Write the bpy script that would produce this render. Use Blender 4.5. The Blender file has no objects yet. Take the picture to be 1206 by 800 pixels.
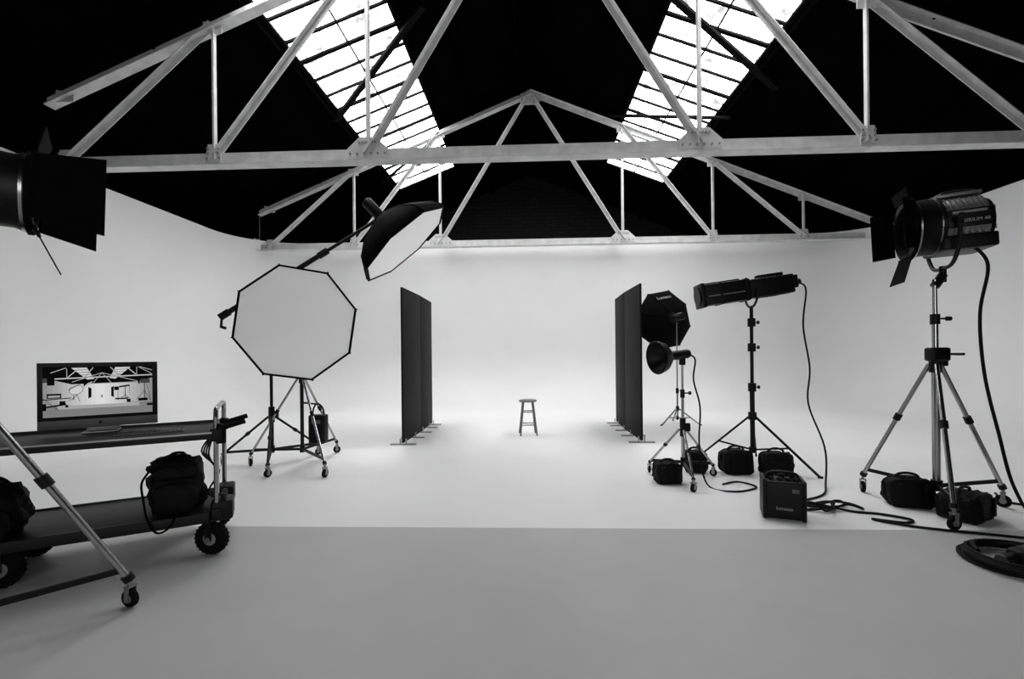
import bpy, bmesh, math, random
from mathutils import Vector, Matrix, noise
random.seed(3)
V=Vector
scene=bpy.context.scene
try:
    scene.view_settings.view_transform='Standard'
    scene.view_settings.look='None'
except Exception: pass

# ---------------------------------------------------------------- materials
def mat(name,c,rough=0.6,metal=0.0,var=0.0,scale=6.0,bump=0.0,spec=0.5,bscale=None):
    m=bpy.data.materials.new(name); m.use_nodes=True
    nt=m.node_tree; b=nt.nodes['Principled BSDF']
    if not isinstance(c,tuple): c=(c,c,c)
    b.inputs['Base Color'].default_value=(*c,1)
    b.inputs['Roughness'].default_value=rough
    b.inputs['Metallic'].default_value=metal
    b.inputs['Specular IOR Level'].default_value=spec
    tc=nt.nodes.new('ShaderNodeTexCoord')
    if var>0:
        n=nt.nodes.new('ShaderNodeTexNoise'); n.inputs['Scale'].default_value=scale
        n.inputs['Detail'].default_value=6
        r=nt.nodes.new('ShaderNodeValToRGB')
        r.color_ramp.elements[0].position=0.3; r.color_ramp.elements[1].position=0.7
        r.color_ramp.elements[0].color=(*[x*(1-var) for x in c],1)
        r.color_ramp.elements[1].color=(*[min(1,x*(1+var)) for x in c],1)
        nt.links.new(tc.outputs['Object'],n.inputs['Vector'])
        nt.links.new(n.outputs['Fac'],r.inputs['Fac'])
        nt.links.new(r.outputs['Color'],b.inputs['Base Color'])
    if bump>0:
        n2=nt.nodes.new('ShaderNodeTexNoise'); n2.inputs['Scale'].default_value=bscale or scale*4
        bp=nt.nodes.new('ShaderNodeBump'); bp.inputs['Strength'].default_value=bump
        bp.inputs['Distance'].default_value=0.02
        nt.links.new(tc.outputs['Object'],n2.inputs['Vector'])
        nt.links.new(n2.outputs['Fac'],bp.inputs['Height'])
        nt.links.new(bp.outputs['Normal'],b.inputs['Normal'])
    return m
def emis(name,c,s,smudge=False):
    m=bpy.data.materials.new(name); m.use_nodes=True
    nt=m.node_tree; nt.nodes.remove(nt.nodes['Principled BSDF'])
    e=nt.nodes.new('ShaderNodeEmission'); e.inputs['Color'].default_value=(c,c,c,1)
    e.inputs['Strength'].default_value=s
    nt.links.new(e.outputs[0],nt.nodes['Material Output'].inputs[0])
    if smudge:
        tc=nt.nodes.new('ShaderNodeTexCoord')
        n=nt.nodes.new('ShaderNodeTexNoise'); n.inputs['Scale'].default_value=2.6; n.inputs['Detail'].default_value=8
        n.inputs['Roughness'].default_value=0.75
        r=nt.nodes.new('ShaderNodeValToRGB')
        r.color_ramp.elements[0].position=0.40; r.color_ramp.elements[0].color=(0.055,0.055,0.055,1)
        r.color_ramp.elements[1].position=0.50; r.color_ramp.elements[1].color=(1,1,1,1)
        nt.links.new(tc.outputs['Object'],n.inputs['Vector']); nt.links.new(n.outputs['Fac'],r.inputs['Fac'])
        nt.links.new(r.outputs['Color'],e.inputs['Color'])
    return m
M_cyc=mat('cyc_white_paint',0.80,0.75,var=0.015,scale=1.2,spec=0.2)
M_floor=mat('grey_floor_paint',0.47,0.5,var=0.03,scale=2.2,bump=0.04,spec=0.3)
M_black=mat('black_paint',0.0015,0.9,var=0.3,scale=3,spec=0.0)
M_truss=mat('truss_paint',0.60,0.6,var=0.15,scale=5,bump=0.1,spec=0.3)
M_bolt=mat('truss_bolt',0.28,0.5,var=0.1)
M_bar=mat('glazing_bar',0.004,0.7,var=0.2,spec=0.05)
M_sky=emis('skylight_glazing',1,13.0,True)
M_fill=emis('window_glazing',1,3.0)  # glow of the added fill window behind the camera
M_fab=mat('black_fabric',0.003,0.8,var=0.3,scale=14,bump=0.2,spec=0.04)
M_nyl=mat('black_nylon',0.0035,0.6,var=0.25,scale=12,bump=0.3,spec=0.12)
M_diff=mat('white_diffuser',0.82,0.8,var=0.03,scale=1.5,spec=0.1)
M_diff.node_tree.nodes['Principled BSDF'].inputs['Emission Color'].default_value=(1,1,1,1)
M_diff.node_tree.nodes['Principled BSDF'].inputs['Emission Strength'].default_value=0.20  # faint glow added to the fabric so the softbox faces look brighter
M_plas=mat('black_plastic',0.004,0.45,var=0.2,scale=8,spec=0.2)
M_met=mat('black_metal',0.004,0.45,var=0.2,scale=8,spec=0.2)
M_flap=mat('black_flap',0.002,0.8,var=0.2,scale=8,spec=0.04)
M_chr=mat('steel_tube',0.42,0.25,metal=1.0,var=0.1,scale=9)
M_alu=mat('aluminium',0.30,0.38,metal=1.0,var=0.12,scale=9)
M_sil=mat('silver_housing',0.24,0.42,metal=0.7,var=0.2,scale=7)
M_rub=mat('rubber',0.005,0.85,var=0.2,spec=0.1)
M_gry=mat('grey_hub',0.22,0.5,var=0.1)
M_foam=mat('black_foamcore',0.0085,0.7,var=0.3,scale=5,bump=0.1,spec=0.12)
M_foam2=mat('foamcore_seam',0.002,0.8,var=0.1,spec=0.03)
M_stool=mat('stool_grey_wood',0.16,0.6,var=0.2,scale=14)
M_deck=mat('cart_deck',0.006,0.5,var=0.3,scale=6,spec=0.25)
M_glass=mat('lens_glass',0.03,0.08,metal=0.3,var=0.1)
M_text=mat('white_lettering',0.40,0.6,var=0.02)
M_lab=mat('label_grey',0.10,0.5,var=0.1)
M_cable=mat('cable_rubber',0.004,0.6,var=0.2,spec=0.12)
# brick gable
M_brick=bpy.data.materials.new('painted_brick'); M_brick.use_nodes=True
nt=M_brick.node_tree; b=nt.nodes['Principled BSDF']; b.inputs['Roughness'].default_value=0.9
b.inputs['Specular IOR Level'].default_value=0.02
br=nt.nodes.new('ShaderNodeTexBrick'); br.inputs['Scale'].default_value=1.0
br.inputs['Brick Width'].default_value=0.45; br.inputs['Row Height'].default_value=0.15
br.inputs['Mortar Size'].default_value=0.02
br.inputs['Color1'].default_value=(0.013,0.013,0.013,1); br.inputs['Color2'].default_value=(0.016,0.016,0.016,1); br.inputs['Mortar'].default_value=(0.010,0.010,0.010,1)
tc=nt.nodes.new('ShaderNodeTexCoord'); mp=nt.nodes.new('ShaderNodeMapping'); mp.inputs['Rotation'].default_value=(math.radians(90),0,0)
nt.links.new(tc.outputs['Object'],mp.inputs[0]); nt.links.new(mp.outputs[0],br.inputs['Vector']); nt.links.new(br.outputs['Color'],b.inputs['Base Color'])

# ---------------------------------------------------------------- helpers
ALL=[]
class Obj:
    def __init__(s,name,loc=(0,0,0),rotz=0.0,local=False,single=False):
        s.name=name; s.loc=V(loc); s.rotz=rotz; s.local=local; s.parts=[]; s.single=single; s.texts=[]
        ALL.append(s)
    def bm(s,name,m):
        for p in s.parts:
            if p[0]==name: return p[1]
        b=bmesh.new(); s.parts.append((name,b,m)); return b
    def finish(s):
        if s.single:
            root=None
        else:
            root=bpy.data.objects.new(s.name,None); root.empty_display_size=0.1
            root.location=s.loc; root.rotation_euler=(0,0,s.rotz); scene.collection.objects.link(root)
        for n,b,m in s.parts:
            if not s.local: bmesh.ops.translate(b,verts=b.verts,vec=-s.loc)
            me=bpy.data.meshes.new(n); b.to_mesh(me); b.free()
            me.materials.append(m)
            for p in me.polygons: p.use_smooth=True
            me.set_sharp_from_angle(angle=math.radians(38))
            ob=bpy.data.objects.new(s.name if s.single else n,me); scene.collection.objects.link(ob)
            if s.single: ob.location=s.loc; ob.rotation_euler=(0,0,s.rotz); root=ob
            else: ob.parent=root
        for (body,pos,xd,ud,size,m) in s.texts:
            cu=bpy.data.curves.new('lettering','FONT'); cu.body=body; cu.size=size; cu.extrude=0.0006
            cu.align_x='CENTER'; cu.align_y='CENTER'; cu.materials.append(m)
            ob=bpy.data.objects.new('lettering',cu); scene.collection.objects.link(ob)
            xd=V(xd).normalized(); ud=V(ud); ud=(ud-xd*ud.dot(xd)).normalized(); zd=xd.cross(ud)
            R=Matrix((xd,ud,zd)).transposed().to_4x4()
            p=V(pos) if s.local else V(pos)-s.loc
            ob.parent=root; ob.matrix_local=Matrix.Translation(p)@R
        return root
def basis(d):
    d=d.normalized(); a=V((0,0,1)) if abs(d.z)<0.9 else V((1,0,0))
    x=a.cross(d).normalized(); y=d.cross(x); return x,y,d
def cyl(bm,a,b,r1,r2=None,n=14,caps=True):
    a=V(a); b=V(b); r2=r1 if r2 is None else r2
    if (b-a).length<1e-6: return
    x,y,d=basis(b-a); R=[]
    for c,r in ((a,r1),(b,r2)):
        R.append([bm.verts.new(c+x*math.cos(2*math.pi*i/n)*r+y*math.sin(2*math.pi*i/n)*r) for i in range(n)])
    for i in range(n): bm.faces.new((R[0][i],R[0][(i+1)%n],R[1][(i+1)%n],R[1][i]))
    if caps:
        bm.faces.new(R[0][::-1]); bm.faces.new(R[1])
def lathe(bm,o,d,prof,n=24,close=True):
    """prof list of (along,radius)"""
    o=V(o); x,y,d=basis(V(d)); R=[]
    for (t,r) in prof:
        R.append([bm.verts.new(o+d*t+x*math.cos(2*math.pi*i/n)*r+y*math.sin(2*math.pi*i/n)*r) for i in range(n)])
    for k in range(len(R)-1):
        for i in range(n): bm.faces.new((R[k][i],R[k][(i+1)%n],R[k+1][(i+1)%n],R[k+1][i]))
    if close:
        bm.faces.new(R[0][::-1]); bm.faces.new(R[-1])
def spline(pts,k=8):
    P=[V(p) for p in pts]; out=[]
    for i in range(len(P)-1):
        p0=P[max(i-1,0)];p1=P[i];p2=P[i+1];p3=P[min(i+2,len(P)-1)]
        for j in range(k):
            t=j/k
            out.append(0.5*((2*p1)+(p2-p0)*t+(2*p0-5*p1+4*p2-p3)*t*t+(3*p1-p0-3*p2+p3)*t**3))
    out.append(P[-1]); return out
def tube(bm,pts,r,n=8):
    P=[V(p) for p in pts]; T=[]
    for i in range(len(P)):
        a=P[max(i-1,0)]; b=P[min(i+1,len(P)-1)]; T.append((b-a).normalized())
    x,_,_=basis(T[0]); R=[]
    for i,p in enumerate(P):
        x=(x-T[i]*x.dot(T[i])).normalized(); y=T[i].cross(x)
        R.append([bm.verts.new(p+x*math.cos(2*math.pi*j/n)*r+y*math.sin(2*math.pi*j/n)*r) for j in range(n)])
    for k in range(len(R)-1):
        for i in range(n): bm.faces.new((R[k][i],R[k][(i+1)%n],R[k+1][(i+1)%n],R[k+1][i]))
    bm.faces.new(R[0][::-1]); bm.faces.new(R[-1])
def box(bm,c,s,F=None,bev=0.0):
    """F=(x,y,z) axes"""
    t=bmesh.new(); bmesh.ops.create_cube(t,size=1.0)
    for v in t.verts: v.co=V((v.co.x*s[0],v.co.y*s[1],v.co.z*s[2]))
    if bev>0: bmesh.ops.bevel(t,geom=t.edges[:],offset=bev,segments=3,affect='EDGES',profile=0.5)
    if F:
        X,Y,Z=[V(f).normalized() for f in F]
        for v in t.verts: v.co=X*v.co.x+Y*v.co.y+Z*v.co.z
    for v in t.verts: v.co+=V(c)
    addbm(bm,t)
def addbm(bm,t):
    t.verts.ensure_lookup_table(); t.verts.index_update()
    nv=[bm.verts.new(v.co) for v in t.verts]
    for f in t.faces:
        bm.faces.new([nv[v.index] for v in f.verts])
    t.free()
def beam(bm,a,b,w,h,side=(0,1,0),off=(0,0)):
    a=V(a);b=V(b); d=(b-a).normalized(); s=V(side); s=(s-d*s.dot(d)).normalized(); u=d.cross(s)
    c=(a+b)/2+s*off[0]+u*off[1]
    box(bm,c,((b-a).length,w,h),(d,s,u))
def angle_iron(bm,a,b,leg,flip=1,t=0.012):
    beam(bm,a,b,t,leg); beam(bm,a,b,leg,t,off=(-leg/2,flip*leg/2))
def plate(bm,pts,th):
    P=[V(p) for p in pts]; n=(P[1]-P[0]).cross(P[2]-P[0]).normalized()*th/2
    A=[bm.verts.new(p-n) for p in P]; B=[bm.verts.new(p+n) for p in P]; k=len(P)
    bm.faces.new(A[::-1]); bm.faces.new(B)
    for i in range(k): bm.faces.new((A[i],A[(i+1)%k],B[(i+1)%k],B[i]))
def blob(bm,c,s,F=None,p=3.2,nz=0.03,seed=0,seg=6):
    t=bmesh.new(); bmesh.ops.create_cube(t,size=2.0)
    bmesh.ops.subdivide_edges(t,edges=t.edges[:],cuts=seg,use_grid_fill=True)
    for v in t.verts:
        q=v.co; L=(abs(q.x)**p+abs(q.y)**p+abs(q.z)**p)**(1/p); q=q/L
        k=1+nz*2*noise.noise(q*2.1+V((seed,seed*2,0)))+nz*noise.noise(q*5+V((seed,0,seed)))
        z=q.z*k
        if q.z<-0.75: z=-0.85
        v.co=V((q.x*k*s[0]/2,q.y*k*s[1]/2,z*s[2]/2))
    if F:
        X,Y,Z=[V(f).normalized() for f in F]
        for v in t.verts: v.co=X*v.co.x+Y*v.co.y+Z*v.co.z
    for v in t.verts: v.co+=V(c)
    addbm(bm,t)

# ---------------------------------------------------------------- room
RX=0.05; RIDGE=8.55; SL=0.41
def rz(u): return RIDGE-SL*abs(u)
YF,YB=-4.0,18.3
o=Obj('floor',single=True); bm=o.bm('f',M_floor)
plate(bm,[(-9.6,YF,-0.05),(9.6,YF,-0.05),(9.6,3.66,-0.05),(-9.6,3.66,-0.05)],0.1)
# cyclorama : floor, cove, walls
XL,XR,YC,RC,CV,HT=-7.7,9.05,12.3,1.6,1.5,4.5
path=[]
path.append((V((XL,3.66,0)),V((1,0,0)))); path.append((V((XL,7,0)),V((1,0,0)))); path.append((V((XL,YC-RC-0.2,0)),V((1,0,0))))
for i in range(13):
    a=math.pi/2*i/12; path.append((V((XL+RC-RC*math.cos(a),YC-RC+RC*math.sin(a),0)),V((math.cos(a),-math.sin(a),0))))
for i in range(13):
    a=math.pi/2*(1-i/12); path.append((V((XR-RC+RC*math.cos(a),YC-RC+RC*math.sin(a),0)),V((-math.cos(a),-math.sin(a),0))))
path.append((V((XR,YC-RC-0.2,0)),V((-1,0,0)))); path.append((V((XR,7,0)),V((-1,0,0)))); path.append((V((XR,3.66,0)),V((-1,0,0))))
NC=20
def cycpart(name,lo,hi):
    o=Obj(name,single=True); bm=o.bm('c',M_cyc); rows=[]
    for p,n in path[lo:hi]:
        row=[]
        for i in range(NC+1):
            a=math.pi/2*i/NC
            row.append(bm.verts.new(p+n*(CV-CV*math.sin(a))+V((0,0,CV-CV*math.cos(a)))))
        row.append(bm.verts.new(p+V((0,0,HT)))); row.append(bm.verts.new(p-n*0.12+V((0,0,HT)))); row.append(bm.verts.new(p-n*0.12+V((0,0,0))))
        rows.append(row)
    for i in range(len(rows)-1):
        for j in range(len(rows[0])-1):
            bm.faces.new((rows[i][j],rows[i+1][j],rows[i+1][j+1],rows[i][j+1]))
cycpart('wall_cyclorama_left',0,3); cycpart('wall_cyclorama_back',2,len(path)-2); cycpart('wall_cyclorama_right',len(path)-3,len(path))
o=Obj('floor_cyclorama',single=True); bm=o.bm('f',M_cyc)
FP=[p+n*CV for p,n in path]
top=[bm.verts.new(q) for q in FP]; bot=[bm.verts.new(q-V((0,0,0.1))) for q in FP]
bm.faces.new(top[::-1]); bm.faces.new(bot)
for i in range(len(FP)):
    j=(i+1)%len(FP); bm.faces.new((top[i],top[j],bot[j],bot[i]))
bmesh.ops.recalc_face_normals(bm,faces=bm.faces[:])
# building walls
o=Obj('wall_left',single=True); box(o.bm('w',M_black),(-9.5,(YF+YB)/2,2.4),(0.2,YB-YF,4.9))
o=Obj('wall_right',single=True); box(o.bm('w',M_black),(9.6,(YF+YB)/2,2.4),(0.2,YB-YF,4.9))
o=Obj('wall_back',single=True)
plate(o.bm('w',M_brick),[(-9.6,YB,0),(9.7,YB,0),(9.7,YB,4.6),(RX,YB,RIDGE),(-9.6,YB,4.6)],0.2)
o=Obj('wall_front',single=True)
plate(o.bm('w',M_black),[(-9.6,YF,0),(9.7,YF,0),(9.7,YF,4.6),(RX,YF,RIDGE),(-9.6,YF,4.6)],0.2)
o=Obj('window_3');  # added glowing window, unseen behind the camera, for fill light
box(o.bm('glazing',M_fill),(0,YF+0.13,2.3),(5.6,0.04,2.8))
bm=o.bm('frame',M_bar)
for k in range(5): box(bm,(-2.8+1.4*k,YF+0.16,2.3),(0.06,0.08,2.9))
for z in (0.88,2.3,3.72): box(bm,(0,YF+0.16,z),(5.7,0.08,0.06))
# roof
U1,U2,UE=2.43,4.25,9.7
SY0,SY1=4.6,14.8  # skylights cut short out of view to darken the front of the room
o=Obj('ceiling',single=True); bm=o.bm('r',M_black)
def rp(s,u,y,dz=0): return V((RX+s*u,y,rz(u)+dz))
def roofslab(s,ua,ub,ya,yb):
    pts=[rp(s,ua,ya,0.06),rp(s,ub,ya,0.06),rp(s,ub,yb,0.06),rp(s,ua,yb,0.06)]
    plate(bm,pts,0.1)
for s in (-1,1):
    roofslab(s,0,U1,YF,YB); roofslab(s,U2,UE,YF,YB)
    roofslab(s,U1,U2,SY1,YB); roofslab(s,U1,U2,YF,SY0)
# purlins
o=Obj('trim_1',single=True); bm=o.bm('p',M_black)
for s in (-1,1):
    for u in (0.3,1.5,2.36,4.32,5.6,7.0,8.4):
        beam(bm,rp(s,u,YF+.15,-0.08),rp(s,u,YB-.15,-0.08),0.07,0.14,side=(1,0,0))
# skylights
for k,s in ((1,-1),(2,1)):
    o=Obj('window_%d'%k)
    bm=o.bm('glazing',M_sky)
    plate(bm,[rp(s,U1,SY0,0.03),rp(s,U2,SY0,0.03),rp(s,U2,SY1,0.03),rp(s,U1,SY1,0.03)],0.01)
    bm=o.bm('glazing_bars',M_bar)
    y=SY1; i=0
    while y>=SY0-0.01:
        beam(bm,rp(s,U1,y,-0.01),rp(s,U2,y-0.08,-0.01),0.05 if i%3 else 0.085,0.04); y-=0.54; i+=1
    for u in (U1,3.34,U2):
        beam(bm,rp(s,u,SY0,-0.015),rp(s,u,SY1,-0.015),0.022 if u==3.34 else 0.1,0.04,side=(1,0,0))
# wind braces (dark)
o=Obj('trim_2',single=True); bm=o.bm('b',M_bar)
beam(bm,rp(-1,1.9,8.0,-0.2),rp(-1,4.3,9.9,-0.2),0.13,0.05)
beam(bm,rp(1,2.3,7.7,-0.2),rp(1,4.7,8.9,-0.2),0.13,0.05)
beam(bm,rp(1,1.9,11.9,-0.2),rp(1,4.4,10.2,-0.2),0.07,0.05)
beam(bm,rp(-1,1.9,11.9,-0.2),rp(-1,4.4,13.4,-0.2),0.07,0.05)

# trusses
ZB=4.31; AH=3.90; TS=0.41
def truss(Y,left_end,right_end,endpost,lh):
    o=Obj('roof_truss',(RX,Y,ZB)); 
    bm=o.bm('bottom_chord',M_truss)
    a=V((RX-left_end,Y,ZB)); b=V((RX+right_end,Y,ZB))
    beam(bm,a,b,0.03,lh); beam(bm,a,b,0.19,0.018,off=(0,-lh/2) )
    def tz(u): return ZB+AH-TS*abs(u)
    bm=o.bm('top_chord',M_truss)
    for s,e in ((-1,left_end),(1,right_end)):
        p=V((RX,Y,tz(0))); q=V((RX+s*e,Y,tz(e)))
        beam(bm,p,q,0.03,0.13); beam(bm,p,q,0.17,0.016,off=(0,0.06))
    bm=o.bm('web_members',M_truss)
    N=[2.38,4.68,6.95]
    for s,e in ((-1,left_end),(1,right_end)):
        def B(u): return V((RX+s*u,Y,ZB))
        def T(u): return V((RX+s*u,Y,tz(u)))
        angle_iron(bm,T(0),B(N[0]),0.085,s)
        for i,u in enumerate(N):
            if not (s<0 and i==2): angle_iron(bm,B(u),T(u),0.065,s)
            if i+1<len(N): angle_iron(bm,T(u),B(N[i+1]),0.08,s)
    if endpost:
        angle_iron(bm,(RX-left_end,Y,ZB),(RX-left_end,Y,tz(left_end)),0.1)
    bm=o.bm('gusset_plates',M_truss); bb=o.bm('bolts',M_bolt)
    def gus(x,z,w,w2,h,rows,cols):
        plate(bm,[(x-w/2,Y-0.025,z),(x+w/2,Y-0.025,z),(x+w/2,Y-0.025,z+h*0.45),(x+w2/2,Y-0.025,z+h),(x-w2/2,Y-0.025,z+h),(x-w/2,Y-0.025,z+h*0.45)],0.02)
        for r in range(rows):
            ww=w if r==0 else w2*1.15
            for c in range(cols):
                cx=x-ww/2*0.85+ww*0.85*c/(cols-1); cz=z+h*(0.2+0.55*r/max(1,rows-1))
                cyl(bb,(cx,Y-0.034,cz),(cx,Y-0.055,cz),0.017,n=8)
    for s in (-1,1):
        gus(RX+s*N[0],ZB-0.04,0.60,0.24,0.30,2,6)
        gus(RX+s*N[1],ZB-0.04,0.22,0.16,0.26,3,2)
        gus(RX+s*N[2],ZB-0.04,0.22,0.16,0.24,3,2)
        for u in N:
            x=RX+s*u; z=tz(u); plate(bm,[(x-.14,Y-.025,z-.13),(x+.14,Y-.025,z-.13),(x+.14,Y-.025,z+.05),(x-.14,Y-.025,z+.05)],0.015)
    z=tz(0); plate(bm,[(RX-.32,Y-.03,z-.2),(RX-.12,Y-.03,z-.32),(RX+.12,Y-.03,z-.32),(RX+.32,Y-.03,z-.2),(RX+.05,Y-.03,z+.06),(RX-.05,Y-.03,z+.06)],0.02)
    for dx,dz in ((-.2,-.2),(-.08,-.12),(.08,-.12),(.2,-.2),(-.1,-.26),(.1,-.26)):
        cyl(bb,(RX+dx,Y-.04,z+dz),(RX+dx,Y-.06,z+dz),.017,n=8)
    bm=o.bm('roof_cleats',M_black)
    for s in (-1,1):
        for u in (0.3,1.5,5.6,7.0):
            x=RX+s*u; box(bm,(x,Y,tz(u)+0.17),(0.08,0.08,0.22))
truss(6.55,7.25,9.2,False,0.19)
truss(11.9,7.3,8.95,True,0.16)
# dark brackets carrying the truss ends
o=Obj('trim_3',single=True); bm=o.bm('b',M_black)
box(bm,(-8.3,6.55,4.95),(2.2,0.2,0.9)); box(bm,(-8.3,11.9,4.95),(2.2,0.2,0.8))

# ---------------------------------------------------------------- generic kit
def caster(o,p,d,r=0.05):
    p=V(p); d=V((d[0],d[1],0)).normalized(); ax=V((-d.y,d.x,0))
    ax=(ax*0.6+d*0.8).normalized()
    bm=o.bm('caster_tyres',M_rub); lathe(bm,p+V((0,0,r))-ax*0.014,ax,[(0,r*.85),(0.004,r),(0.024,r),(0.028,r*.85)],n=18)
    bm=o.bm('caster_hubs',M_gry); cyl(bm,p+V((0,0,r))-ax*0.018,p+V((0,0,r))+ax*0.018,r*.45,n=12)
    bm=o.bm('caster_forks',M_alu)
    for s in (-1,1): box(bm,p+V((0,0,r*1.5))+ax*s*0.022,(0.03,0.004,r*1.7),(V((-ax.y,ax.x,0)),ax,(0,0,1)))
    box(bm,p+V((0,0,r*2.35)),(0.04,0.05,0.008),(V((-ax.y,ax.x,0)),ax,(0,0,1)))
    cyl(bm,p+V((0,0,r*2.3)),p+V((0,0,r*3.1)),0.013,n=10)
def roller_stand(o,c,feet,zc,ztop,legm,mastm,rt=0.018,rc=0.05):
    c=V((c[0],c[1],0)); bl=o.bm('legs',legm); bb=o.bm('braces',M_met); bc=o.bm('collars',M_met); bmast=o.bm('mast',mastm)
    cyl(bmast,c+V((0,0,0.17)),c+V((0,0,zc+0.12)),rt*1.35)
    z0=zc+0.12; zmid=z0+(ztop-z0)*0.45
    cyl(bmast,c+V((0,0,z0)),c+V((0,0,zmid)),rt*1.05); cyl(bmast,c+V((0,0,zmid)),c+V((0,0,ztop)),rt*.8)
    cyl(bc,c+V((0,0,zc-0.07)),c+V((0,0,zc+0.13)),rt*2.1); box(bc,c+V((rt*2.5,0,zc+0.03)),(0.08,0.05,0.09),bev=0.01)
    cyl(bc,c+V((0,0,zmid-0.05)),c+V((0,0,zmid+0.04)),rt*1.6); cyl(bc,c+V((0,0,zmid)),c+V((rt*4.5,0,zmid)),0.008); cyl(bc,c+V((rt*4.5,0,zmid)),c+V((rt*6,0,zmid)),0.02)
    cyl(bc,c+V((0,0,0.16)),c+V((0,0,0.25)),rt*1.9)
    for f in feet:
        f=V((f[0],f[1],0)); d=(f-c).normalized()
        top=c+d*0.045+V((0,0,zc)); bot=f+V((0,0,rc*3.0))
        cyl(bl,top,bot,rt*.85,n=12)
        cyl(bc,bot,bot+(top-bot)*0.03,rt*1.3)
        cyl(bc,top+(bot-top)*0.42,top+(bot-top)*0.47,rt*1.35,n=12)
        beam(bb,c+V((0,0,0.2)),bot+(top-bot)*0.06,0.016,0.032,side=V((-d.y,d.x,0)))
        caster(o,f,d,rc)
def light_stand(o,c,feet,zj,ztop,m,rt=0.016,lower=0.22,collars=()):
    c=V((c[0],c[1],0)); bl=o.bm('legs',m); bc=o.bm('collars',M_met); bt=o.bm('mast',m)
    cyl(bt,c+V((0,0,lower-0.04)),c+V((0,0,zj+0.35)),rt*1.15); cyl(bt,c+V((0,0,zj+.35)),c+V((0,0,ztop)),rt*.85)
    cyl(bc,c+V((0,0,zj-0.04)),c+V((0,0,zj+0.05)),rt*2.0); cyl(bc,c+V((0,0,lower-0.03)),c+V((0,0,lower+0.03)),rt*1.8)
    for z in (zj+0.35,)+tuple(collars):
        cyl(bc,c+V((0,0,z-0.05)),c+V((0,0,z+0.05)),rt*1.9); cyl(bc,c+V((0,0,z)),c+V((0.07,0,z)),0.007); cyl(bc,c+V((.07,0,z)),c+V((0.085,0,z)),0.022)
    for f in feet:
        f=V((f[0],f[1],0)); d=(f-c).normalized(); t=c+d*0.03+V((0,0,zj)); b=f+V((0,0,0.014))
        beam(bl,t,b,0.02,0.024,side=V((-d.y,d.x,0)))
        beam(bl,c+d*.02+V((0,0,lower)),t+(b-t)*0.55,0.012,0.02,side=V((-d.y,d.x,0)))
        cyl(bc,b-d*0.02,b+d*0.03,0.0139,n=10)
def octabox(o,c,n,R,D,roll=0.0,txt=None,head=True,full=0.0):
    c=V(c); n=V(n).normalized(); x,y,_=basis(n)
    a0=roll
    prof=[(0,1.0),(-0.05,1.0),(-0.35*D,0.90+.06*full),(-0.68*D,0.62+.16*full),(-0.9*D,0.32+.16*full),(-D,0.13+.04*full)]
    def pt(t,r,i): 
        a=a0+math.pi/4*i; return c+n*t+(x*math.cos(a)+y*math.sin(a))*r*R
    bf=o.bm('fabric_shell',M_fab); rings=[[bf.verts.new(pt(t,r,i)) for i in range(8)] for t,r in prof]
    for k in range(len(rings)-1):
        for i in range(8): bf.faces.new((rings[k][i],rings[k+1][i],rings[k+1][(i+1)%8],rings[k][(i+1)%8]))
    bf.faces.new(rings[-1][::-1])
    inner=[bf.verts.new(pt(0,0.965,i)) for i in range(8)]; inn2=[bf.verts.new(pt(-0.02,0.965,i)) for i in range(8)]
    for i in range(8):
        bf.faces.new((rings[0][i],rings[0][(i+1)%8],inner[(i+1)%8],inner[i])); bf.faces.new((inner[i],inner[(i+1)%8],inn2[(i+1)%8],inn2[i]))
    bd=o.bm('diffuser',M_diff); dv=[bd.verts.new(pt(-0.012,0.966,i)) for i in range(8)]; dm=[bd.verts.new(pt(0.012,0.5,i)) for i in range(8)]; cc=bd.verts.new(c+n*0.018)
    for i in range(8):
        bd.faces.new((dv[i],dv[(i+1)%8],dm[(i+1)%8],dm[i])); bd.faces.new((dm[i],dm[(i+1)%8],cc))
    br=o.bm('ribs',M_fab)
    for i in range(8): tube(br,[pt(t,r*1.004,i) for t,r in prof],0.007,6)
    if head:
        bh=o.bm('strobe_head',M_plas)
        lathe(bh,c-n*(D-0.02),-n,[(0,0.10),(0.04,0.11),(0.05,0.075),(0.30,0.075),(0.32,0.06)],n=20)
    if txt:
        best=None
        for i in range(8):
            q=(pt(prof[2][0],prof[2][1],i)+pt(prof[2][0],prof[2][1],i+1)+pt(prof[3][0],prof[3][1],i)+pt(prof[3][0],prof[3][1],i+1))/4
            e=(pt(prof[2][0],prof[2][1],i+1)-pt(prof[2][0],prof[2][1],i)).normalized()
            nn=e.cross(pt(prof[3][0],prof[3][1],i)-pt(prof[2][0],prof[2][1],i)).normalized()
            if nn.dot(q-c)<0: nn=-nn
            sc=q.z-0.6*q.x
            if best is None or sc>best[0]: best=(sc,q,e,nn)
        _,q,e,nn=best
        if e.x<0: e=-e
        up=nn.cross(e)
        o.texts.append((txt,q+nn*0.012,e,up,0.10,M_text))

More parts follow.
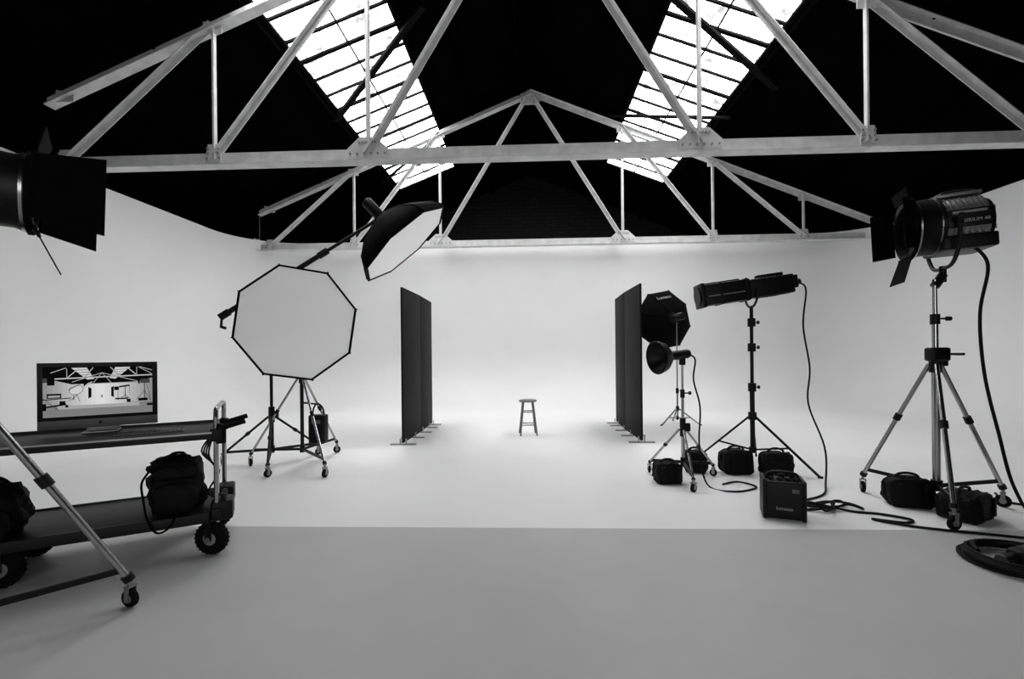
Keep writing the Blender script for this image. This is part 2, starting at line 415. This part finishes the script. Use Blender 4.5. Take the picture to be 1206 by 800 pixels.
def fresnel_head(o,c,aim,tilt=0.0,opens=(0.15,0.6,0.9,0.5),lens=(0.3,0.3,0.3,0.3),fw=(0.20,0.06),txt=None,txtside=1,R=0.235):
    f=V((aim[0],aim[1],tilt)).normalized(); r=f.cross(V((0,0,1))).normalized(); u=r.cross(f)
    c=V(c); F=(f,r,u)
    bs=o.bm('housing',M_sil); bk=o.bm('housing_black',M_plas)
    lathe(bs,c-f*0.24,f,[(0,R*.88),(0.02,R*.97),(0.28,R*.97),(0.30,R*.93)],n=32)
    for k in range(8):
        lathe(bs,c-f*(0.21-k*0.034),f,[(0,R*1.0),(0.012,R*1.0)],n=32)
    box(bk,c-f*0.10-u*R*0.80,(0.36,R*1.75,R*.5),F,bev=0.015)
    lathe(bk,c-f*0.275,f,[(0,R*.80),(0.035,R*.86)],n=32)
    for du in (-0.08,0,0.08): box(bs,c-f*0.285+u*du,(0.02,R*1.2,R*.16),F)
    box(bs,c-f*0.08+u*R*1.0,(0.30,R*1.0,0.03),F,bev=0.006)
    tube(bk,spline([c-f*0.22+u*R,c-f*0.21+u*(R+0.05),c-f*.02+u*(R+0.05),c-f*0.0+u*R],5),0.012)
    for sgn in (-1,1):
        box(bk,c-f*0.09+r*sgn*R*.98,(0.28,0.014,0.15),F,bev=0.004)
        box(bs,c-f*0.09+r*sgn*(R*.98+.008)+u*0.05,(0.22,0.006,0.02),F)
        for k in range(5): cyl(bs,c-f*(0.18-k*0.04)+r*sgn*R*.98-u*0.12,c-f*(0.18-k*0.04)+r*sgn*R*1.03-u*0.12,0.012,n=8)
    g=c-f*0.04
    lathe(bk,g+f*0.075,f,[(0,R*.9),(0.02,R*1.05),(0.16,R*1.05),(0.19,R*1.12),(0.23,R*1.12),(0.23,R*.9),(0.15,R*.88)],n=32,close=False)
    bg=o.bm('fresnel_lens',M_glass); pr=[(0.0,R*.88)]
    for k in range(6): 
        rr=R*.88*(1-k/6.5); pr+= [(0.012,rr*.99),(0.004,rr*.86)]
    lathe(bg,g+f*0.235,f,pr,n=32)
    bt=o.bm('lens_ring',M_chr); lathe(bt,g+f*0.262,f,[(0,R*1.13),(0.012,R*1.13),(0.012,R*.95),(0,R*.95)],n=32,close=False)
    lathe(bt,g+f*0.12,f,[(0,R*1.07),(0.010,R*1.07)],n=32)
    bd=o.bm('barn_doors',M_flap)
    h=g+f*0.31
    lathe(bd,g+f*0.28,f,[(0,R*1.2),(0.02,R*1.2),(0.02,R*1.0),(0,R*1.0)],n=32,close=False)
    for (sd,t,op,ln) in ((r,u,opens[0],lens[0]),(-r,u,opens[1],lens[1]),(u,r,opens[2],lens[2]),(-u,r,opens[3],lens[3])):
        d=(f*math.cos(op)+sd*math.sin(op)); b0=h+sd*R*1.08
        w=fw[0] if sd in (r,-r) else fw[0]*.75
        plate(bd,[b0-t*w,b0+t*w,b0+d*ln+t*(w+fw[1]),b0+d*ln-t*(w+fw[1])],0.006)
        cyl(bd,b0-t*w,b0+t*w,0.009,n=8)
    by=o.bm('yoke',M_met)
    dn=V((0,0,-1))
    yk=[c+r*(R+.06),c+r*(R+.06)+dn*0.2,c+r*(R*.75)+dn*(R+.12),c+dn*(R+.14),c-r*(R*.75)+dn*(R+.12),c-r*(R+.06)+dn*0.2,c-r*(R+.06)]
    tube(by,spline(yk,5),0.016)
    for sgn in (-1,1):
        cyl(by,c+r*sgn*R*.9,c+r*sgn*(R+.10),0.03); 
    cyl(by,c+dn*(R+.12),c+dn*(R+.26),0.026)
    if txt:
        o.texts.append((txt,c-f*0.13+r*txtside*(R*.98+.016)-u*0.025,f if (f.cross(u)).dot(r*txtside)>0 else -f,u,0.038,M_text))
    return c+dn*(R+.26)

# ---------------------------------------------------------------- stool
sx,sy=-0.05,7.9
o=Obj('bar_stool',(sx,sy,0)); bm=o.bm('seat',M_stool)
lathe(bm,(sx,sy,0.57),(0,0,1),[(0,0.145),(0.01,0.155),(0.025,0.155),(0.032,0.14)],n=28)
bm=o.bm('legs',M_stool); br=o.bm('rungs',M_stool)
L=[]
for k in range(4):
    a=math.pi/4+k*math.pi/2+0.1; d=V((math.cos(a),math.sin(a),0))
    t=V((sx,sy,0.575))+d*0.115; b=V((sx,sy,0.0))+d*0.20; cyl(bm,t,b,0.014,0.013,n=12); L.append((t,b))
for z,off in ((0.18,0),(0.25,1),(0.40,0),(0.44,1)):
    for k in range(4):
        if k%2!=off: continue
        q=[]
        for j in (k,(k+1)%4):
            t,b=L[j]; s=(t.z-z)/(t.z-b.z); q.append(t+(b-t)*s)
        cyl(br,q[0],q[1],0.009,n=10)

# ---------------------------------------------------------------- v-flats
def vflat(x,y0,y1,h,outs):
    ym=(y0+y1)/2
    o=Obj('v_flat',(x,ym,0)); bm=o.bm('panels',M_foam)
    L=(y1-y0)/2
    k=0.03
    for i,(a,b) in enumerate(((y0,ym),(ym,y1))):
        pa=V((x+(0 if i==0 else k*outs),a,0)); pb=V((x+(k*outs if i==0 else 0),b,0)); d=(pb-pa).normalized(); nrm=V((-d.y,d.x,0))
        box(bm,(pa+pb)/2+V((0,0,0.035+h/2)),((pb-pa).length-0.012,0.03,h),(d,nrm,(0,0,1)),bev=0.003)
    bs=o.bm('seams',M_foam2)
    cyl(bs,(x+k*outs,ym,0.035),(x+k*outs,ym,h+.03),0.018,n=8)
    bf=o.bm('feet',M_alu)
    for t in (0.02,0.30,0.55,0.80,0.98):
        yy=y0+(y1-y0)*t
        box(bf,(x,yy,0.008),(0.40,0.07,0.016),bev=0.003)
        for s in (-1,1): box(bf,(x+s*0.045,yy,0.05),(0.006,0.07,0.09))
vflat(-1.99,6.98,9.08,2.42,1)
vflat(1.72,7.12,9.2,2.44,-1)

# ---------------------------------------------------------------- octabox + stands left
cB=(-2.95,5.76)
o=Obj('octagonal_softbox',(cB[0],cB[1],0))
roller_stand(o,cB,[(-2.80,6.46),(-2.37,5.14),(-3.58,5.67)],1.12,1.80,M_chr,M_met,rt=0.017)
n1=V((0.26,-0.96,-0.03)); c1=V((-2.72,5.18,1.785))
octabox(o,c1,n1,0.695,0.42,roll=math.radians(14),head=True)
bm=o.bm('bracket',M_met); cyl(bm,(cB[0],cB[1],1.72),(cB[0],cB[1],1.86),0.03); cyl(bm,(cB[0],cB[1],1.8),c1-n1.normalized()*0.5,0.022)
# battery pack strapped to the stand
bm=o.bm('battery_case',M_plas); bx,by_=-2.86,6.02
box(bm,(bx,by_,0.42),(0.22,0.14,0.38),bev=0.02); bm=o.bm('battery_strap',M_nyl)
tube(bm,spline([(bx-.08,by_,0.60),(bx-.06,by_,0.70),(bx,by_-.02,0.76),(bx+.06,by_,0.70),(bx+.08,by_,0.60)],5),0.012)
cyl(bm,(bx,by_-.02,0.75),(cB[0],cB[1],0.80),0.012)
bm=o.bm('battery_panel',M_lab); box(bm,(bx,by_-.073,0.52),(0.12,0.006,0.05))
# stand A with boom and second octabox
cA=V((-3.34,5.74,0))
o=Obj('boom_softbox',cA)
feetA=[(-3.99,5.73),(-3.05,5.15),(-3.02,6.35)]
roller_stand(o,cA,feetA,0.62,2.32,M_met,M_met,rt=0.018,rc=0.045)
n2=V((0.668,0.103,-0.737)); c2=V((-1.70,6.24,2.93))
b0=V((-3.79,5.46,1.90)); b1=c2-n2.normalized()*0.50; bd=(b1-b0).normalized()
bm=o.bm('boom_arm',M_met); cyl(bm,b0,b0+(b1-b0)*0.62,0.032); cyl(bm,b0+(b1-b0)*0.6,b1,0.022)
bc=o.bm('collars',M_met); cyl(bc,b0+(b1-b0)*.58,b0+(b1-b0)*.64,0.044); box(bc,cA+V((0,0,2.30)),(0.10,0.10,0.14),bev=0.01)
bh=o.bm('boom_handle',M_plas); cyl(bh,b0-bd*0.03,b0+bd*0.10,0.044); cyl(bh,b0,b0+V((0.0,-0.02,-0.14)),0.014); cyl(bh,b0+V((0,-.02,-.13)),b0+V((0.06,-.02,-.15)),0.018)
octabox(o,c2,n2,0.74,0.50,roll=math.radians(12))

# ---------------------------------------------------------------- right hmi fresnel
cR=V((3.57,4.16,0))
o=Obj('fresnel_light',cR)
fresnel_head(o,(3.64,4.16,2.49),(-0.90,0.34),tilt=-0.04,opens=(0.0,0.75,1.35,1.25),lens=(0.17,0.15,0.10,0.24),fw=(0.20,0.02),txt='SIRIUM 40',txtside=-1,R=0.235)
roller_stand(o,cR,[(3.27,4.63),(3.27,3.66),(4.17,4.20)],1.27,2.02,M_chr,M_chr,rt=0.022,rc=0.055)
bm=o.bm('collars',M_met); cyl(bm,(3.57,4.16,1.96),(3.64,4.16,2.06),0.036)
box(bm,cR+V((0.0,-0.02,1.36)),(0.16,0.10,0.12),bev=0.02); cyl(bm,cR+V((0.08,-.03,1.36)),cR+V((0.15,-.03,1.36)),0.01); cyl(bm,cR+V((.15,-.03,1.36)),cR+V((.15,-.10,1.36)),0.012)
bm=o.bm('cable',M_cable)
tube(bm,spline([(3.72,3.98,2.28),(3.82,3.95,2.10),(3.80,4.0,1.7),(3.83,4.0,1.2),(3.92,3.98,0.7),(4.02,3.96,0.25),(4.10,3.85,0.02),(4.35,3.65,0.016)],8),0.013)
# left fresnel
cL=V((-2.72,2.02,0))
o=Obj('fresnel_light',cL)
fresnel_head(o,(-2.60,1.95,2.21),(0.72,0.69),tilt=-0.03,opens=(0.02,0.5,1.3,1.15),lens=(0.25,0.24,0.12,0.20),fw=(0.15,0.04),R=0.165)
roller_stand(o,cL,[(-2.26,2.47),(-3.32,2.15),(-2.60,1.38)],1.27,1.78,M_chr,M_chr,rt=0.022,rc=0.05)
bm=o.bm('collars',M_met); cyl(bm,(-2.72,2.02,1.74),(-2.60,1.95,1.80),0.03)

# ---------------------------------------------------------------- profile spot
cP=V((2.67,5.60,0))
o=Obj('profile_spotlight',cP)
light_stand(o,cP,[(2.10,5.95),(3.16,5.12),(3.0,6.2)],0.62,1.95,M_met,rt=0.024,collars=(1.45,1.75))
f=V((-0.985,0.05,-0.125)).normalized(); r=f.cross(V((0,0,1))).normalized(); u=r.cross(f); F=(f,r,u); c=V((2.67,5.6,2.15))
bm=o.bm('lens_barrel',M_met)
box(bm,c+f*0.33,(0.56,0.24,0.25),F,bev=0.012)
for k in range(2): box(bm,c+f*(0.09+k*0.30),(0.025,0.265,0.27),F,bev=0.004)
box(bm,c+f*0.60,(0.05,0.29,0.29),F,bev=0.008)
lathe(bm,c+f*0.59,f,[(0,0.11),(0.05,0.12)],n=24)
box(bm,c+f*0.33+u*0.135,(0.4,0.05,0.03),F,bev=0.008)
box(o.bm('barrel_rail',M_alu),c+f*0.33+(r*0.122 if r.y<0 else -r*0.122)-u*0.02,(0.42,0.006,0.012),F)
bm=o.bm('lamp_housing',M_plas)
box(bm,c-f*0.20,(0.50,0.22,0.22),F,bev=0.015)
for k in range(6): box(bm,c-f*(0.08+k*0.045),(0.010,0.232,0.232),F)
box(bm,c-f*0.47+u*0.02,(0.08,0.16,0.15),F,bev=0.012)
cyl(bm,c-f*0.50,c-f*0.56+V((0,0,0.02)),0.035)
box(bm,c-f*0.22+u*0.13,(0.3,0.08,0.05),F,bev=0.01)
bm=o.bm('yoke',M_met)
tube(bm,spline([c+r*0.15,c+r*0.16-V((0,0,.12)),c+r*0.08-V((0,0,.2)),c-V((0,0,.21)),c-r*0.08-V((0,0,.2)),c-r*.16-V((0,0,.12)),c-r*.15],4),0.014)
bm=o.bm('cable',M_cable)
tube(bm,spline([c-f*0.55,c-f*0.62+V((0,-.02,-.10)),V((3.22,5.5,1.7)),V((3.26,5.45,1.2)),V((3.18,5.35,0.8)),V((3.20,5.1,0.35)),V((3.02,4.8,0.05)),V((2.8,4.5,0.012)),V((2.45,4.30,0.012))],7),0.010)

# ---------------------------------------------------------------- small reflector light
cS=V((1.66,5.05,0))
o=Obj('reflector_light',cS)
roller_stand(o,cS,[(1.62,4.62),(2.05,5.22),(1.38,5.38)],0.55,1.30,M_chr,M_chr,rt=0.015,rc=0.04)
f=V((-0.93,-0.36,-0.10)).normalized(); c=V((1.60,5.02,1.37))
bm=o.bm('strobe_head',M_plas); cyl(bm,c-f*0.13,c+f*0.12,0.05,n=20); cyl(bm,c-f*0.15,c-f*0.12,0.042)
bm=o.bm('reflector_dish',M_met); lathe(bm,c+f*0.10,f,[(0,0.055),(0.03,0.10),(0.09,0.155),(0.17,0.18),(0.175,0.18),(0.17,0.172),(0.09,0.148),(0.02,0.06)],n=32,close=False)
bm=o.bm('bracket',M_met); box(bm,(1.66,5.05,1.31),(0.06,0.06,0.10),bev=0.01); cyl(bm,(1.66,5.05,1.32),c,0.02)
bm=o.bm('cable',M_cable)
tube(bm,spline([c-f*0.13,(1.80,5.05,1.32),(1.77,5.02,1.1),(1.83,5.0,0.8),(1.80,4.95,0.4),(1.82,4.8,0.03),(2.0,4.6,0.012),(2.3,4.75,0.012),(2.2,4.95,0.012),(2.0,4.85,0.012)],7),0.009)

# ---------------------------------------------------------------- far octabox seen from behind
cO=V((2.86,9.0,0))
o=Obj('octagonal_softbox',cO)
octabox(o,(2.72,9.42,2.06),(-0.30,0.95,-0.05),0.62,0.34,roll=math.radians(12),txt='Lumexo')
light_stand(o,(cO.x,cO.y),[(2.50,8.80),(3.22,8.80),(2.90,9.42)],0.30,2.02,M_alu,rt=0.015,lower=0.12,collars=(1.3,))
bm=o.bm('bracket',M_met); box(bm,(2.86,9.0,2.03),(0.07,0.08,0.1),bev=0.01)

# ---------------------------------------------------------------- sandbags
def sandbag(x,y,w,d,h,rz_=0.0,seed=1):
    o=Obj('sandbag',(x,y,0),rotz=rz_,local=True); bm=o.bm('bag',M_nyl)
    blob(bm,(0,-d*0.24,h*0.42),(w,d*0.52,h*0.95),p=4,nz=0.07,seed=seed)
    blob(bm,(0,d*0.24,h*0.42),(w*0.98,d*0.52,h*0.9),p=4,nz=0.07,seed=seed+3)
    blob(bm,(0,0,h*0.72),(w*0.96,d*0.5,h*0.25),p=4,nz=0.05,seed=seed+5,seg=4)
    bm=o.bm('handle',M_nyl)
    tube(bm,spline([(-w*.28,0,h*.8),(-w*.22,0,h*.95),(0,0.01,h*1.0),(w*.22,0,h*.95),(w*.28,0,h*.8)],6),0.012)
    for s in (-1,1): box(bm,(s*w*.28,-d*.46,h*.45),(0.03,0.06,h*.6),bev=0.004)
sandbag(1.46,4.96,0.28,0.20,0.25,0.1,1)
sandbag(1.92,5.42,0.25,0.22,0.28,-0.2,2)
sandbag(2.36,5.36,0.34,0.24,0.31,0.05,3)
sandbag(2.74,5.22,0.31,0.24,0.31,-0.1,4)
sandbag(3.38,4.24,0.33,0.22,0.29,-0.25,5)
sandbag(3.60,3.94,0.40,0.28,0.25,0.5,6)

# ---------------------------------------------------------------- power pack
o=Obj('power_pack',(2.12,3.94,0),rotz=-0.35,local=True)
bm=o.bm('case',M_plas); box(bm,(0,0,0.165),(0.295,0.22,0.31),bev=0.022)
for s in (-1,1):
    box(bm,(s*0.143,0,0.17),(0.03,0.24,0.33),bev=0.012)
bm=o.bm('handle',M_met); tube(bm,spline([(-0.12,0,0.31),(-0.10,0,0.365),(0,0,0.38),(0.10,0,0.365),(0.12,0,0.31)],6),0.013)
for k in range(4): cyl(bm,(-0.09+0.06*k,-0.06,0.31),(-0.09+0.06*k,-0.06,0.345),0.02,n=12)
for k in range(3): cyl(bm,(-0.08+0.08*k,0.05,0.31),(-0.08+0.08*k,0.05,0.355),0.025,n=12)
bm=o.bm('panel',M_lab); box(bm,(0.08,-0.112,0.25),(0.05,0.004,0.03))
o.texts.append(('lumexo',(0.0,-0.1125,0.10),(1,0,0),(0,0,1),0.04,M_text))

# ---------------------------------------------------------------- cables
o=Obj('power_cable',(2.9,4.0,0)); bm=o.bm('loops',M_cable)
pts=[(2.28,4.04,0.30),(2.38,4.12,0.26),(2.44,4.15,0.04)]
for i in range(26):
    a=i*0.85; rr=0.13+0.05*math.sin(i*1.7); pts.append((2.60+0.13*math.sin(i*0.5)+rr*1.2*math.cos(a),4.12+0.05*math.cos(i)+rr*0.7*math.sin(a),0.014+0.02*(i%3)))
pts+= [(2.75,4.05,0.012),(2.95,3.98,0.012),(3.10,3.85,0.012),(3.0,3.78,0.012),(2.8,3.86,0.012),(3.0,3.70,0.012),(3.4,3.56,0.012),(3.8,3.45,0.012),(4.2,3.52,0.012),(4.6,3.50,0.012),(5.2,3.45,0.012)]
tube(bm,spline(pts,6),0.010)
o=Obj('floor_cable',(4.3,3.4,0)); bm=o.bm('run',M_cable)
tube(bm,spline([(4.35,3.65,0.015),(4.5,3.72,0.015),(4.7,3.85,0.015),(4.5,4.1,0.015),(4.30,4.3,0.015),(4.45,4.55,0.015)],6),0.011)
kx,ky=3.14,3.06
o=Obj('cable_coil',(kx,ky,0)); bm=o.bm('coil',M_cable)
pts=[]
for i in range(130):
    a=i*2*math.pi/20; rr=0.285+0.025*math.sin(i*0.37)-0.010*(i//20); pts.append((kx+rr*math.cos(a),ky+rr*0.95*math.sin(a),0.02+0.009*(i//20)+0.004*math.sin(i)))
tube(bm,pts,0.014)
bm=o.bm('connector',M_plas); box(bm,(kx+.08,ky+.05,0.05),(0.20,0.10,0.09),(V((.9,.3,0)),V((-.3,.9,0)),(0,0,1)),bev=0.02); cyl(bm,(kx-.02,ky+.02,0.05),(kx-.14,ky-.02,0.05),0.03)
bm=o.bm('connector_ring',M_alu); cyl(bm,(kx-.13,ky-.018,0.05),(kx-.145,ky-.022,0.05),0.032)

# ---------------------------------------------------------------- cart
CA=math.radians(30.1)
def W(x,y,z): 
    return V((-2.24+x*math.cos(CA)-y*math.sin(CA),3.11+x*math.sin(CA)+y*math.cos(CA),z))
o=Obj('equipment_cart',(-2.24,3.11,0),rotz=CA,local=True)
CW=0.70; CLn=1.35
bm=o.bm('top_deck',M_deck); box(bm,(-CLn/2,CW/2,0.845),(CLn,CW,0.025),bev=0.004)
for y in (0,CW): box(bm,(-CLn/2,y,0.85),(CLn,0.02,0.055),bev=0.004)
for x in (0,-CLn): box(bm,(x,CW/2,0.85),(0.02,CW,0.055),bev=0.004)
bm=o.bm('deck_edge',M_alu)
for y in (-0.012,): box(bm,(-CLn/2,y,0.868),(CLn,0.006,0.012))
bm=o.bm('lower_deck',M_deck); box(bm,(-CLn/2-0.02,CW/2,0.285),(CLn,CW,0.03),bev=0.004)
for y in (0,CW): box(bm,(-CLn/2-0.02,y,0.275),(CLn,0.03,0.07),bev=0.006)
bm=o.bm('posts',M_chr)
for x in (0.02,-CLn-0.0):
    for y in (0.05,CW-0.05):
        cyl(bm,(x,y,0.22),(x,y,0.97),0.017)
    tube(bm,spline([(x,0.05,0.95),(x,0.06,1.00),(x,0.12,1.03),(x,CW-0.12,1.03),(x,CW-0.06,1.00),(x,CW-0.05,0.95)],5),0.017)
bm=o.bm('handle_grips',M_rub)
for y in (0.05,CW-0.32):
    cyl(bm,(0.02,y,0.88),(0.20,y,0.93),0.018); cyl(bm,(0.02,y,0.80),(0.05,y,0.92),0.028)
box(bm,(0.05,0.05,0.83),(0.06,0.05,0.10),bev=0.01)
bm=o.bm('frame_joints',M_met)
for x in (0.02,-CLn):
    for y in (0.05,CW-0.05):
        for z in (0.845,0.28): box(bm,(x,y,z),(0.07,0.07,0.09),bev=0.01)
box(bm,(0.05,0.12,0.30),(0.14,0.18,0.14),bev=0.02); box(bm,(0.04,CW-0.16,0.30),(0.12,0.18,0.14),bev=0.02)
for k in range(3):
    cyl(bm,(0.06,0.05+0.06*k,0.36),(0.06,0.05+0.06*k,0.42),0.018,n=10)
def cwheel(x,y,r,w=0.06,steer=0.0):
    ax=V((math.sin(steer),math.cos(steer),0)); c=V((x,y,r))
    lathe(o.bm('tyres',M_rub),c-ax*w/2,ax,[(0,r*.62),(0.004,r*.85),(w*.2,r*.97),(w*.5,r),(w*.8,r*.97),(w-.004,r*.85),(w,r*.62)],n=32)
    for k in range(24):
        a=2*math.pi*k/24; q=V((math.cos(a)*ax.y,-math.cos(a)*ax.x,math.sin(a)))
        box(o.bm('tyres',M_rub),c+q*(r*0.985),(0.010,w*.6,0.008),(q.cross(ax),ax,q))
    lathe(o.bm('wheel_hubs',M_gry),c-ax*(w/2+.006),ax,[(0,r*.28),(0.012,r*.5),(0.014,r*.55),(w,r*.55),(w+.012,r*.28)],n=24)
    lathe(o.bm('axle_caps',M_alu),c-ax*(w/2+.02),ax,[(0,0.018),(w+.04,0.018)],n=14)
    fk=o.bm('forks',M_met)
    for s in (-1,1): box(fk,c+ax*s*(w/2+.014)+V((0,0,r*.55)),(0.045,0.008,r*1.25),(V((-ax.y,ax.x,0)),ax,(0,0,1)))
    box(fk,(x,y,r*2+.012+0.01),(0.07,w+.05,0.012),(V((-ax.y,ax.x,0)),ax,(0,0,1)))
cwheel(-0.01,0.05,0.115,steer=0.5); cwheel(-0.03,CW-0.06,0.115,steer=-0.2)
cwheel(-1.10,0.10,0.118,steer=0.0); cwheel(-1.12,CW-0.08,0.118)
bm=o.bm('hanging_cables',M_cable)
for k in range(4):
    tube(bm,spline([(0.0,0.12+0.05*k,0.84),(-0.03-0.02*k,0.10+0.05*k,0.70),(0.02,0.12+0.04*k,0.55),(-0.04,0.14+0.03*k,0.42),(0.03,0.12+.04*k,0.36)],6),0.006)
# bags on the lower deck
w=W(-0.23,0.20,0.3005)
o=Obj('backpack',w,rotz=CA,local=True); bm=o.bm('body',M_nyl)
blob(bm,(0,0,0.175),(0.33,0.25,0.40),p=2.7,nz=0.12,seed=4,seg=8)
blob(bm,(0,-0.12,0.12),(0.27,0.12,0.21),p=3.0,nz=0.08,seed=9)
blob(bm,(-0.02,0.0,0.33),(0.28,0.20,0.13),p=2.4,nz=0.14,seed=12)
bm=o.bm('straps',M_fab)
tube(bm,spline([(-0.05,0.03,0.37),(-0.03,0.03,0.405),(0.03,0.03,0.405),(0.05,0.03,0.37)],5),0.01)
tube(bm,spline([(-0.15,-0.08,0.31),(-0.18,-0.12,0.24),(-0.16,-0.16,0.12),(-0.13,-0.23,0.03),(-0.08,-0.25,-0.06),(-0.02,-0.245,-0.05),(0.02,-0.22,0.02),(0.03,-0.17,0.05)],6),0.007)
box(bm,(0,-0.125,0.255),(0.25,0.02,0.012),bev=0.003)
w=W(-1.19,0.20,0.3005)
o=Obj('camera_bag',w,rotz=CA,local=True); bm=o.bm('body',M_nyl)
blob(bm,(0,0,0.15),(0.38,0.30,0.35),p=2.6,nz=0.1,seed=21,seg=8); blob(bm,(0.02,-0.15,0.10),(0.26,0.10,0.2),p=3.5,nz=0.07,seed=23)
bm=o.bm('strap',M_fab); tube(bm,spline([(-0.12,0,0.27),(-0.06,0,0.35),(0.06,0,0.35),(0.12,0,0.27)],5),0.014)

# ---------------------------------------------------------------- desktop computer
ang=math.radians(35.3)
o=Obj('desktop_computer',(-3.41,3.01,0.8580),rotz=ang,local=True)
w_,h_=0.66,0.47; z0=0.04
bm=o.bm('casing',M_plas); box(bm,(w_/2,0.012,z0+h_/2+0.03),(w_,0.024,h_-0.06),bev=0.004)
bm=o.bm('chin',M_lab); box(bm,(w_/2,0.012,z0+0.033),(w_,0.025,0.065),bev=0.004)
blob(o.bm('back_shell',M_alu),(w_/2,0.035,z0+h_/2+0.01),(w_*.9,0.07,h_*.85),p=5,nz=0,seg=6)
bm=o.bm('stand',M_alu); box(bm,(w_/2,0.06,0.006),(0.20,0.17,0.010),bev=0.003); box(bm,(w_/2,0.11,0.10),(0.19,0.010,0.20),bev=0.003); box(bm,(w_/2,0.085,0.19),(0.19,0.05,0.01))
bm=o.bm('maker_mark',M_plas); cyl(bm,(w_/2,-0.0004,z0+.035),(w_/2,-0.0022,z0+.035),0.010,n=20)
# picture on the screen: a live view of the studio
SW,SH=0.600,0.355; sx0=(w_-SW)/2; sz0=z0+0.088
TON=[0.0,0.003,0.05,0.20,0.36,0.48,0.60]+[0.26+0.04*i for i in range(12)]
E=[emis('screen_tone_%d'%i,v,1.0) for i,v in enumerate(TON)]
cnt=[0]
def sp(pts,tone):
    cnt[0]+=1; yv=-0.0006-0.00003*cnt[0]
    bm=o.bm('screen_tone_%d'%tone,E[tone])
    vs=[bm.verts.new((sx0+SW*min(max(px,0),1206)/1206,yv,sz0+SH*(1-min(max(py,0),800)/800))) for px,py in pts]
    bm.faces.new(vs[::-1])
def sl(x1,y1,x2,y2,wd,tone):
    d=V((x2-x1,y2-y1,0)).normalized()*wd/2; n=(-d.y,d.x)
    sp([(x1+n[0],y1+n[1]),(x2+n[0],y2+n[1]),(x2-n[0],y2-n[1]),(x1-n[0],y1-n[1])],tone)
def sr(x1,y1,x2,y2,t): sp([(x1,y1),(x2,y1),(x2,y2),(x1,y2)],t)
sr(0,0,1206,800,3)
for i in range(12):   # wall and floor tones falling off to the sides
    k=i; x1=50*i; sr(x1,200,x1+51 if i<11 else 604,625,7+k); sr(1206-x1-51 if i<11 else 603,200,1206-x1,625,7+k)
sr(0,625,1206,690,3); sr(150,625,1050,680,4)
sp([(0,0),(1206,0),(1206,210),(1030,275)],1); sp([(0,0),(1030,275),(300,285)],1); sp([(0,0),(300,285),(120,220),(0,240)],1)
sp([(293,20),(460,20),(540,205),(465,215)],6); sp([(775,20),(950,20),(775,212),(712,200)],6)
sl(100,193,1206,160,20,5); sl(300,288,1030,276,10,4); sl(300,250,625,108,10,4); sl(625,108,1030,262,10,4)
sl(625,108,525,280,8,4); sl(625,108,728,276,8,4); sl(255,175,385,20,12,5); sl(1015,150,905,20,12,5); sl(440,170,530,20,12,4); sl(823,160,720,20,12,4)
sl(80,97,240,20,12,4); sl(1060,20,1206,80,12,4); sl(248,30,248,175,8,4); sl(1022,20,1022,150,8,4); sl(1040,20,1200,140,10,4)
for (x1,y1,x2,y2) in ((330,60,480,50),(365,100,500,90),(400,140,515,130),(430,175,530,165),(760,60,920,55),(745,100,880,95),(735,140,840,135),(725,170,810,168)): sl(x1,y1,x2,y2,7,1)
sp([(474,338),(509,357),(509,500),(474,525)],1); sp([(756,333),(726,352),(726,498),(756,522)],1)
sp([(274,350),(333,308),(400,308),(425,345),(413,402),(374,446),(303,456),(270,415)],2)
sp([(283,352),(336,313),(395,313),(419,347),(408,398),(370,440),(305,449),(276,415)],6)
sl(262,375,385,288,8,1); sp([(425,335),(424,250),(440,228),(520,240),(466,275)],1); sp([(432,328),(466,278),(520,245),(516,265),(470,315)],5)
sl(352,450,300,545,6,1); sl(352,450,382,562,6,1); sl(320,450,320,530,8,1); sl(320,500,262,548,6,1)
sr(41,426,189,500,1); sr(55,436,175,485,4); sr(55,436,175,455,1); sl(0,520,290,502,14,1); sl(0,640,240,600,26,1); sr(170,548,232,615,1); sr(230,612,262,652,1); sr(0,580,35,690,1)
sl(0,497,160,690,10,2); sr(45,175,122,293,1); sr(0,180,45,250,2)
sr(760,345,815,405,1); sl(803,415,803,575,6,2); sl(817,350,938,330,26,1); sl(886,350,886,530,8,1); sl(886,490,830,545,6,1); sl(886,490,940,560,6,1); sl(935,345,940,480,4,1)
sr(903,560,948,615,1); sr(770,535,918,560,1); sr(1065,230,1175,300,2); sr(1037,245,1060,308,1); sl(1112,300,1112,600,10,1); sl(1112,430,1016,575,7,2); sl(1112,430,1180,592,7,2); sl(1135,305,1190,600,5,1)
sr(1037,552,1150,600,1); sr(1140,645,1206,685,1); sr(612,472,632,513,3); sl(940,605,1206,632,5,1)
# keyboard
w=W(-0.40,0.30,0.8580)
o=Obj('keyboard',w,rotz=ang,local=True); bm=o.bm('base',M_lab); box(bm,(0,0,0.005),(0.40,0.12,0.009),bev=0.003)
bm=o.bm('keys',M_plas)
for i in range(15):
    for j in range(5): box(bm,(-0.182+i*0.026,-0.042+j*0.021,0.0115),(0.021,0.017,0.004))

for q in ALL: q.finish()

# ---------------------------------------------------------------- camera, world
cam=bpy.data.cameras.new('camera'); co=bpy.data.objects.new('camera',cam); scene.collection.objects.link(co)
cam.lens=16; cam.sensor_width=36; cam.shift_y=0.0141; cam.clip_start=0.05
co.matrix_world=Matrix.Translation((0,0,1.4))@Matrix.Rotation(0.04,4,'Z')@Matrix.Rotation(math.pi/2,4,'X')@Matrix.Rotation(-0.01,4,'Z')
scene.camera=co
w=bpy.data.worlds.new('world'); w.use_nodes=True; w.node_tree.nodes['Background'].inputs[0].default_value=(1,1,1,1); w.node_tree.nodes['Background'].inputs[1].default_value=0.3
scene.world=w
